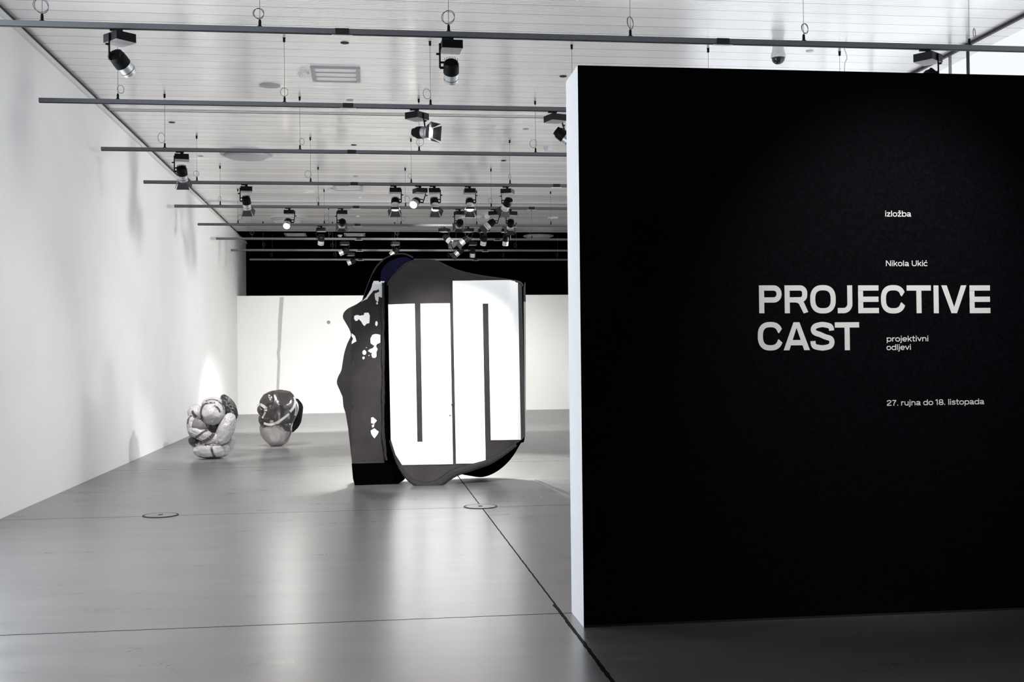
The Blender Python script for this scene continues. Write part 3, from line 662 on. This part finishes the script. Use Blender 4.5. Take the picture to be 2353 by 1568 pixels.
for px, py, lb in ((772, 170, 'rectangular recessed ceiling light above the second track'), (800, 431, 'rectangular recessed ceiling light over the fourth track'), (1083, 497, 'rectangular recessed ceiling light among the rear spotlights'), (815, 539, 'rectangular recessed ceiling light against the dark band'), (679, 539, 'rectangular recessed ceiling light at the left of the dark band')):
    p = at_z(px, py, ZC); root = empty('recessed_light', p); tag(root, lb, 'ceiling light', 'rectangular recessed lights')
    w, dp = .29, .34
    bm = bmesh.new()
    for a, b in (((-w, -dp), (-w+.05, dp)), ((w-.05, -dp), (w, dp)), ((-w+.05, -dp), (w-.05, -dp+.03)), ((-w+.05, dp-.03), (w-.05, dp))):
        box(bm, (p.x+a[0], p.y+a[1], ZC-.02), (p.x+b[0], p.y+b[1], ZC-.001))
    link('frame', bm, M_fixd, root)
    bm = bmesh.new(); box(bm, (p.x-w+.05, p.y-dp+.03, ZC-.008), (p.x+w-.05, p.y+dp-.03, ZC-.001)); link('diffuser', bm, mat('pale_diffuser', (.85, .85, .85), .4), root)
    bm = bmesh.new(); box(bm, (p.x-w+.05, p.y-dp+.22, ZC-.014), (p.x+w-.05, p.y-dp+.26, ZC-.009)); box(bm, (p.x-w+.05, p.y+.10, ZC-.014), (p.x+w-.05, p.y+.13, ZC-.009)); link('louvre', bm, M_fixd, root)
# dome camera on its stem
p = at_z(1788, 99, ZC); k = p.y/2600
root = empty('dome_camera', p); tag(root, 'white dome security camera hanging from the ceiling above the black title wall', 'security camera')
bm = bmesh.new(); lathe(bm, [(.077, -.165), (.080, -.155), (.078, -.13), (.070, -.10), (.062, -.07), (.062, 0)], p, n=36); link('housing', bm, M_fix, root, smooth=False)
bm = bmesh.new(); lathe(bm, [(.002, -.235), (.03, -.230), (.052, -.215), (.066, -.195), (.072, -.166)], p, n=36); link('dome', bm, M_dome, root, smooth=True)
# hanging cable right of the camera
p = at_z(1940, 112, ZC); bm = bmesh.new()
tube(bm, catmull([p, p+V((.03, 0, -.10)), p+V((0, 0, -.22)), p+V((.01, 0, -.7)), p+V((0, 0, -1.6)), p+V((0, .0, -2.6))], 8), .006, 6)
tag(link('hanging_cable', bm, M_fix, loc=p), 'thin pale cable hanging down behind the black title wall', 'cable')

# ------------------------------------------------------------------ partition details
p = at(755, 741, YP-.001)
bm = bmesh.new(); lathe(bm, [(.05, 0), (.05, .006)], p, (0, -1, 0), 24); tag(link('wall_socket_hole', bm, mat('hole_grey', (.28, .28, .28), .7), loc=p), 'small dark round hole in the white partition left of the big sculpture', 'hole')
# narrow grey strip running down the partition
strip = [(643, 683), (652, 683), (648, 740), (645, 800), (643, 812), (644, 830), (641, 900), (640, 948), (632, 948), (635, 900), (638, 830), (636, 812), (638, 800), (639, 740)]
bm = px_sheet(strip, lambda x, y: YP-.012, 20, .010); bm2 = bm
tag(link('grey_strip', bm2, mat('strip_grey', (.5, .5, .51), .8), loc=at(640, 948, YP-.012)), 'narrow wavy grey strip running down the white partition behind the dark ball sculpture', 'strip')

# ------------------------------------------------------------------ lettering on the title wall
T = .19   # stroke in cap heights
def strokes(g, w):
    """returns list of ('s', pts) strokes and ('p', poly) polygons in a box w wide, 1 high"""
    h = T/2
    def arc(cx, cy, rx, ry, a0, a1, n=10):
        return [(cx+rx*math.cos(math.radians(a0+(a1-a0)*i/n)), cy+ry*math.sin(math.radians(a0+(a1-a0)*i/n))) for i in range(n+1)]
    if g == 'I': return [('s', [(w/2, 0), (w/2, 1)])]
    if g == 'T': return [('s', [(0, 1-h), (w, 1-h)]), ('s', [(w/2, 0), (w/2, 1-h)])]
    if g == 'E': return [('s', [(h, 0), (h, 1)]), ('s', [(0, h), (w, h)]), ('s', [(0, .5), (w*.985, .5)]), ('s', [(0, 1-h), (w*.99, 1-h)])]
    if g == 'P':
        r = .2; y0 = .40+h-.02
        return [('s', [(h, 0), (h, 1)]), ('s', [(h, 1-h), (w-h-r, 1-h)]+arc(w-h-r, 1-h-r, r, r, 90, 0)[1:]+arc(w-h-r, y0+r, r, r, 0, -90)+[(h, y0)])]
    if g == 'R':
        r = .17; y0 = .48
        return [('s', [(h, 0), (h, 1)]), ('s', [(h, 1-h), (w-h-r-.05, 1-h)]+arc(w-h-r-.05, 1-h-r, r, r, 90, 0)[1:]+arc(w-h-r-.05, y0+r, r, r, 0, -90)+[(h, y0)]),
                ('s', [(w*.45, y0), (w*.58, y0-.02), (w*.68, y0-.09), (w*.74, y0-.2), (w-h-.01, 0)])]
    if g == 'O':
        rx, ry = w/2-h, .5-h+.01; P = []
        for i in range(48):
            t = 2*PI*i/48; c, s = math.cos(t), math.sin(t); e = .78
            P.append((w/2+rx*math.copysign(abs(c)**e, c), .5+ry*math.copysign(abs(s)**e, s)))
        return [('s', P+P[:1])]
    if g == 'C':
        rx, ry = w/2-h, .5-h+.01; P = []
        for i in range(41):
            t = math.radians(14+ (332)*i/40); c, s = math.cos(t), math.sin(t); e = .78
            P.append((w/2+rx*math.copysign(abs(c)**e, c), .5+ry*math.copysign(abs(s)**e, s)))
        return [('s', [(w-h, .68)]+[q for q in P if True and not (q[0] > w*.7 and .34 < q[1] < .66)]+[(w-h, .33)])]
    if g == 'J':
        r = .24
        return [('s', [(w-h, 1), (w-h, h+r)]+arc(w-h-r, h+r, r, r, 0, -90)[1:]+[(0, h)])]
    if g == 'V': return [('p', [(0, 1), (T*1.1, 1), (w/2, .22), (w-T*1.1, 1), (w, 1), (w/2+T*.55, 0), (w/2-T*.55, 0)])]
    if g == 'A': return [('p', [(0, 0), (w/2-T*.58, 1), (w/2+T*.58, 1), (w, 0), (w-T*1.12, 0), (w/2, .80), (T*1.12, 0)]), ('s', [(w*.22, .27), (w*.78, .27)])]
    if g == 'S':
        x0, x1 = h, w-h
        P = [(x1, .70), (x1-.02, .80), (x1-.09, .87), (w/2+.05, .915), (w/2-.05, .915), (x0+.11, .87), (x0+.025, .79), (x0+.02, .70), (x0+.09, .62), (w/2-.08, .56), (w/2+.1, .48), (x1-.06, .42), (x1, .33), (x1-.01, .22), (x1-.09, .13), (w/2+.06, .088), (w/2-.06, .088), (x0+.08, .13), (x0+.01, .21), (x0-.005, .33)]
        return [('s', [(v.x, v.y) for v in catmull([(a, b, 0) for a, b in P], 4)])]
def stroke_mesh(bm, pts, hw, f):
    prev = None; n = len(pts)
    for i in range(n):
        a = V((*pts[max(i-1, 0)], 0)); b = V((*pts[min(i+1, n-1)], 0)); c = V((*pts[i], 0))
        cl = (pts[0][0]-pts[-1][0])**2+(pts[0][1]-pts[-1][1])**2 < 1e-8
        if cl and i in (0, n-1): a = V((*pts[-2], 0)); b = V((*pts[1], 0))
        if 0 < i < n-1 or cl:
            t1 = (c-a).normalized(); t2 = (b-c).normalized(); t = (t1+t2).normalized(); sc = 1/max(.5, t.dot(t2))
        else: t = (b-a).normalized(); sc = 1
        nn = V((-t.y, t.x, 0))*hw*sc
        row = (c+nn, c-nn)
        row = [bm.verts.new(f(q.x, q.y)) for q in row]
        if prev: bm.faces.new((prev[0], prev[1], row[1], row[0]))
        prev = row
def glyph_mesh(S_, pa, H, Yf, hw, thick=.002):
    bm = bmesh.new()
    for k, (kind, P) in enumerate(S_):
        b2 = bmesh.new(); fn = lambda u, v: V((pa.x+u*H, Yf, pa.z+v*H))
        if kind == 's': stroke_mesh(b2, P, hw, fn)
        else:
            vs = [b2.verts.new(fn(u, v)) for u, v in P]; f = b2.faces.new(vs); f.normal_update(); bmesh.ops.triangulate(b2, faces=[f], ngon_method='EAR_CLIP')
        bmesh.ops.remove_doubles(b2, verts=b2.verts, dist=1e-5)
        r = bmesh.ops.extrude_face_region(b2, geom=b2.faces[:])
        bmesh.ops.translate(b2, verts=[q for q in r['geom'] if isinstance(q, bmesh.types.BMVert)], vec=(0, -thick-.0004*k, 0))
        bmesh.ops.recalc_face_normals(b2, faces=b2.faces)
        me = bpy.data.meshes.new('t'); b2.to_mesh(me); b2.free(); bm.from_mesh(me); bpy.data.meshes.remove(me)
    return bm
def title_word(word, rng, ytop, ybot, label):
    Yf = by0-.001
    px = lambda zx: 1700+zx/3.015
    x0 = at(px(rng[0][0]), 440+ybot/3.015, Yf); root = empty('title_lettering', x0); tag(root, label, 'lettering', 'white lettering on the title wall')
    for g, (a, b) in zip(word, rng):
        yb = 440+ybot/3.015; yt = 440+ytop/3.015
        pa, pb = at(px(a), yb, Yf), at(px(b), yb, Yf); H = at(px((a+b)/2), yt, Yf).z-at(px((a+b)/2), yb, Yf).z
        bm = glyph_mesh(strokes(g, (pb.x-pa.x)/H), pa, H, Yf, T/2)
        for v in bm.verts: v.co.z = min(max(v.co.z, pa.z-.012*H), pa.z+1.012*H)
        link('letter', bm, M_text, root)
title_word('PROJECTIVE', [(134, 290), (311, 477), (488, 665), (678, 780), (820, 963), (978, 1150), (1157, 1325), (1343, 1378), (1397, 1572), (1592, 1735)], 652, 845, 'large white word PROJECTIVE on the black title wall')
title_word('CAST', [(125, 300), (303, 485), (490, 655), (660, 828)], 908, 1102, 'large white word CAST under PROJECTIVE on the black title wall')
ts = .155   # stroke of the small face, in cap heights
def arc2(cx, cy, rx, ry, a0, a1, n=8, e=.85):
    out = []
    for i in range(n+1):
        t = math.radians(a0+(a1-a0)*i/n); c, s_ = math.cos(t), math.sin(t)
        out.append((cx+rx*math.copysign(abs(c)**e, c), cy+ry*math.copysign(abs(s_)**e, s_)))
    return out
def small_glyph(c):
    """monoline wide grotesque: returns (advance width, strokes); cap height 1, x height .72"""
    h = ts/2; X = .74; r = .30; yc = X/2; ry = X/2-h+.01; rx = .27
    bowl = lambda cx: ('s', arc2(cx, yc, rx, ry, 0, 360, 20))
    dot = lambda x, y=.93: ('s', [(x, y-.085), (x, y+.085)])
    L_, R_ = h+.0, .62-h
    if c == ' ': return .30, []
    if c == '.': return .26, [('s', [(.13, 0), (.13, .17)])]
    if c == 'i': return .26, [('s', [(.13, 0), (.13, X)]), dot(.13)]
    if c == 'l': return .26, [('s', [(.13, 0), (.13, 1.02)])]
    if c == 'j': return .26, [('s', [(.13, X), (.13, -.12), (.09, -.19), (-.02, -.20)]), dot(.13)]
    if c in 'zž':
        g = [('s', [(.04, X-h), (.54, X-h)]), ('s', [(.50, X-h), (.09, h)]), ('s', [(.04, h), (.56, h)])]
        if c == 'ž': g.append(('s', [(.17, 1.02), (.30, .87), (.43, 1.02)]))
        return .60, g
    if c == 'o': return .72, [bowl(.36)]
    if c == 'b': return .74, [('s', [(.12, 0), (.12, 1.02)]), bowl(.39)]
    if c == 'd': return .74, [('s', [(.62, 0), (.62, 1.02)]), bowl(.35)]
    if c == 'p': return .74, [('s', [(.12, -.26), (.12, X)]), bowl(.39)]
    if c == 'a': return .70, [('s', [(.10, X*.76)]+arc2(.32, X*.70, .22, X*.30-h+.01, 150, 0, 6)+[(.545, h+.04), (.60, h-.02), (.66, h-.03)]), ('s', arc2(.29, .215, .20, .14, 0, 360, 14)), ('s', [(.29, .36), (.54, .40)])]
    if c == 'e': return .70, [('s', [(.08, yc), (.62, yc)]), ('s', arc2(.35, yc, rx, ry, 0, 318, 18))]
    if c == 'ć': return .68, [('s', arc2(.35, yc, rx, ry, 42, 318, 16)), ('s', [(.33, .86), (.45, 1.04)])]
    if c == 'r': return .46, [('s', [(.12, 0), (.12, X)]), ('s', [(.12, X*.55), (.16, X*.80), (.27, X-h), (.43, X-h)])]
    if c == 'n': return .70, [('s', [(.12, 0), (.12, X)]), ('s', arc2(.35, X*.55, .23, X*.45-h, 180, 0, 8)+[(.58, 0)])]
    if c == 'u': return .70, [('s', [(.58, 0), (.58, X)]), ('s', [(.12, X)]+arc2(.35, X*.45, .23, X*.45-h, 180, 360, 8))]
    if c == 'k': return .64, [('s', [(.12, 0), (.12, 1.02)]), ('s', [(.16, .28), (.56, X)]), ('s', [(.27, .42), (.58, 0)])]
    if c == 't': return .46, [('s', [(.19, .95), (.19, .16), (.25, h), (.42, h)]), ('s', [(.02, X-h), (.42, X-h)])]
    if c == 'v': return .64, [('s', [(.06, X), (.32, .06)]), ('s', [(.32, .06), (.58, X)])]
    if c == 's': return .62, [('s', [(v.x, v.y) for v in catmull([(x, y, 0) for x, y in ((.53, .54), (.44, .645), (.30, .665), (.14, .62), (.12, .48), (.30, .39), (.50, .30), (.50, .13), (.32, .07), (.17, .09), (.07, .20))], 3)])]
    if c == 'N': return .86, [('s', [(.13, 0), (.13, 1)]), ('s', [(.73, 0), (.73, 1)]), ('s', [(.15, .96), (.71, .04)])]
    if c == 'U': return .86, [('s', [(.13, 1)]+arc2(.43, .38, .30, .38-h, 180, 360, 10)+[(.73, 1)])]
    if c == '1': return .40, [('s', [(.24, 0), (.24, 1)]), ('s', [(.0, .80), (.22, .94)])]
    if c == '2': return .74, [('s', [(v.x, v.y) for v in catmull([(x, y, 0) for x, y in ((.10, .68), (.16, .86), (.36, .93), (.58, .86), (.60, .66), (.40, .44), (.16, .25), (.10, .10))], 3)]), ('s', [(.06, h), (.68, h)])]
    if c == '7': return .68, [('s', [(.04, 1-h), (.62, 1-h)]), ('s', [(.58, .94), (.34, .5), (.25, 0)])]
    if c == '8': return .76, [('s', arc2(.38, .70, .24, .225, 0, 360, 16)), ('s', arc2(.38, .265, .29, .19, 0, 360, 18))]
    return .5, []
def small_text(s, x0, x1, base, capH, label):
    Yf = by0-.001; a, b = at(x0, base, Yf), at(x1, base, Yf)
    H = at(x0, base-capH, Yf).z-a.z
    tot = sum(small_glyph(c)[0] for c in s); k = (b.x-a.x)/(tot*H)
    root = empty('caption_lettering', a); tag(root, label, 'lettering', 'white lettering on the title wall')
    x = 0
    for c in s:
        w, g = small_glyph(c)
        if g:
            g = [(kd, [(u*k, v) for u, v in P]) for kd, P in g]
            link('letter', glyph_mesh(g, V((a.x+x*k*H, Yf, a.z)), H, Yf, ts/2, .0012), M_text, root)
        x += w
small_text('izložba', 2033, 2094, 498, 13.5, 'small white word izložba at the top of the title wall lettering')
small_text('Nikola Ukić', 2034.5, 2132.5, 612, 13, 'small white line Nikola Ukić above the large title')
small_text('projektivni', 2036.5, 2134, 785.5, 13, 'small white word projektivni right of CAST')
small_text('odljevi', 2036.5, 2094, 805, 13, 'small white word odljevi under projektivni')
small_text('27. rujna do 18. listopada', 2037, 2262, 933, 13, 'small white date line at the bottom of the title wall lettering')
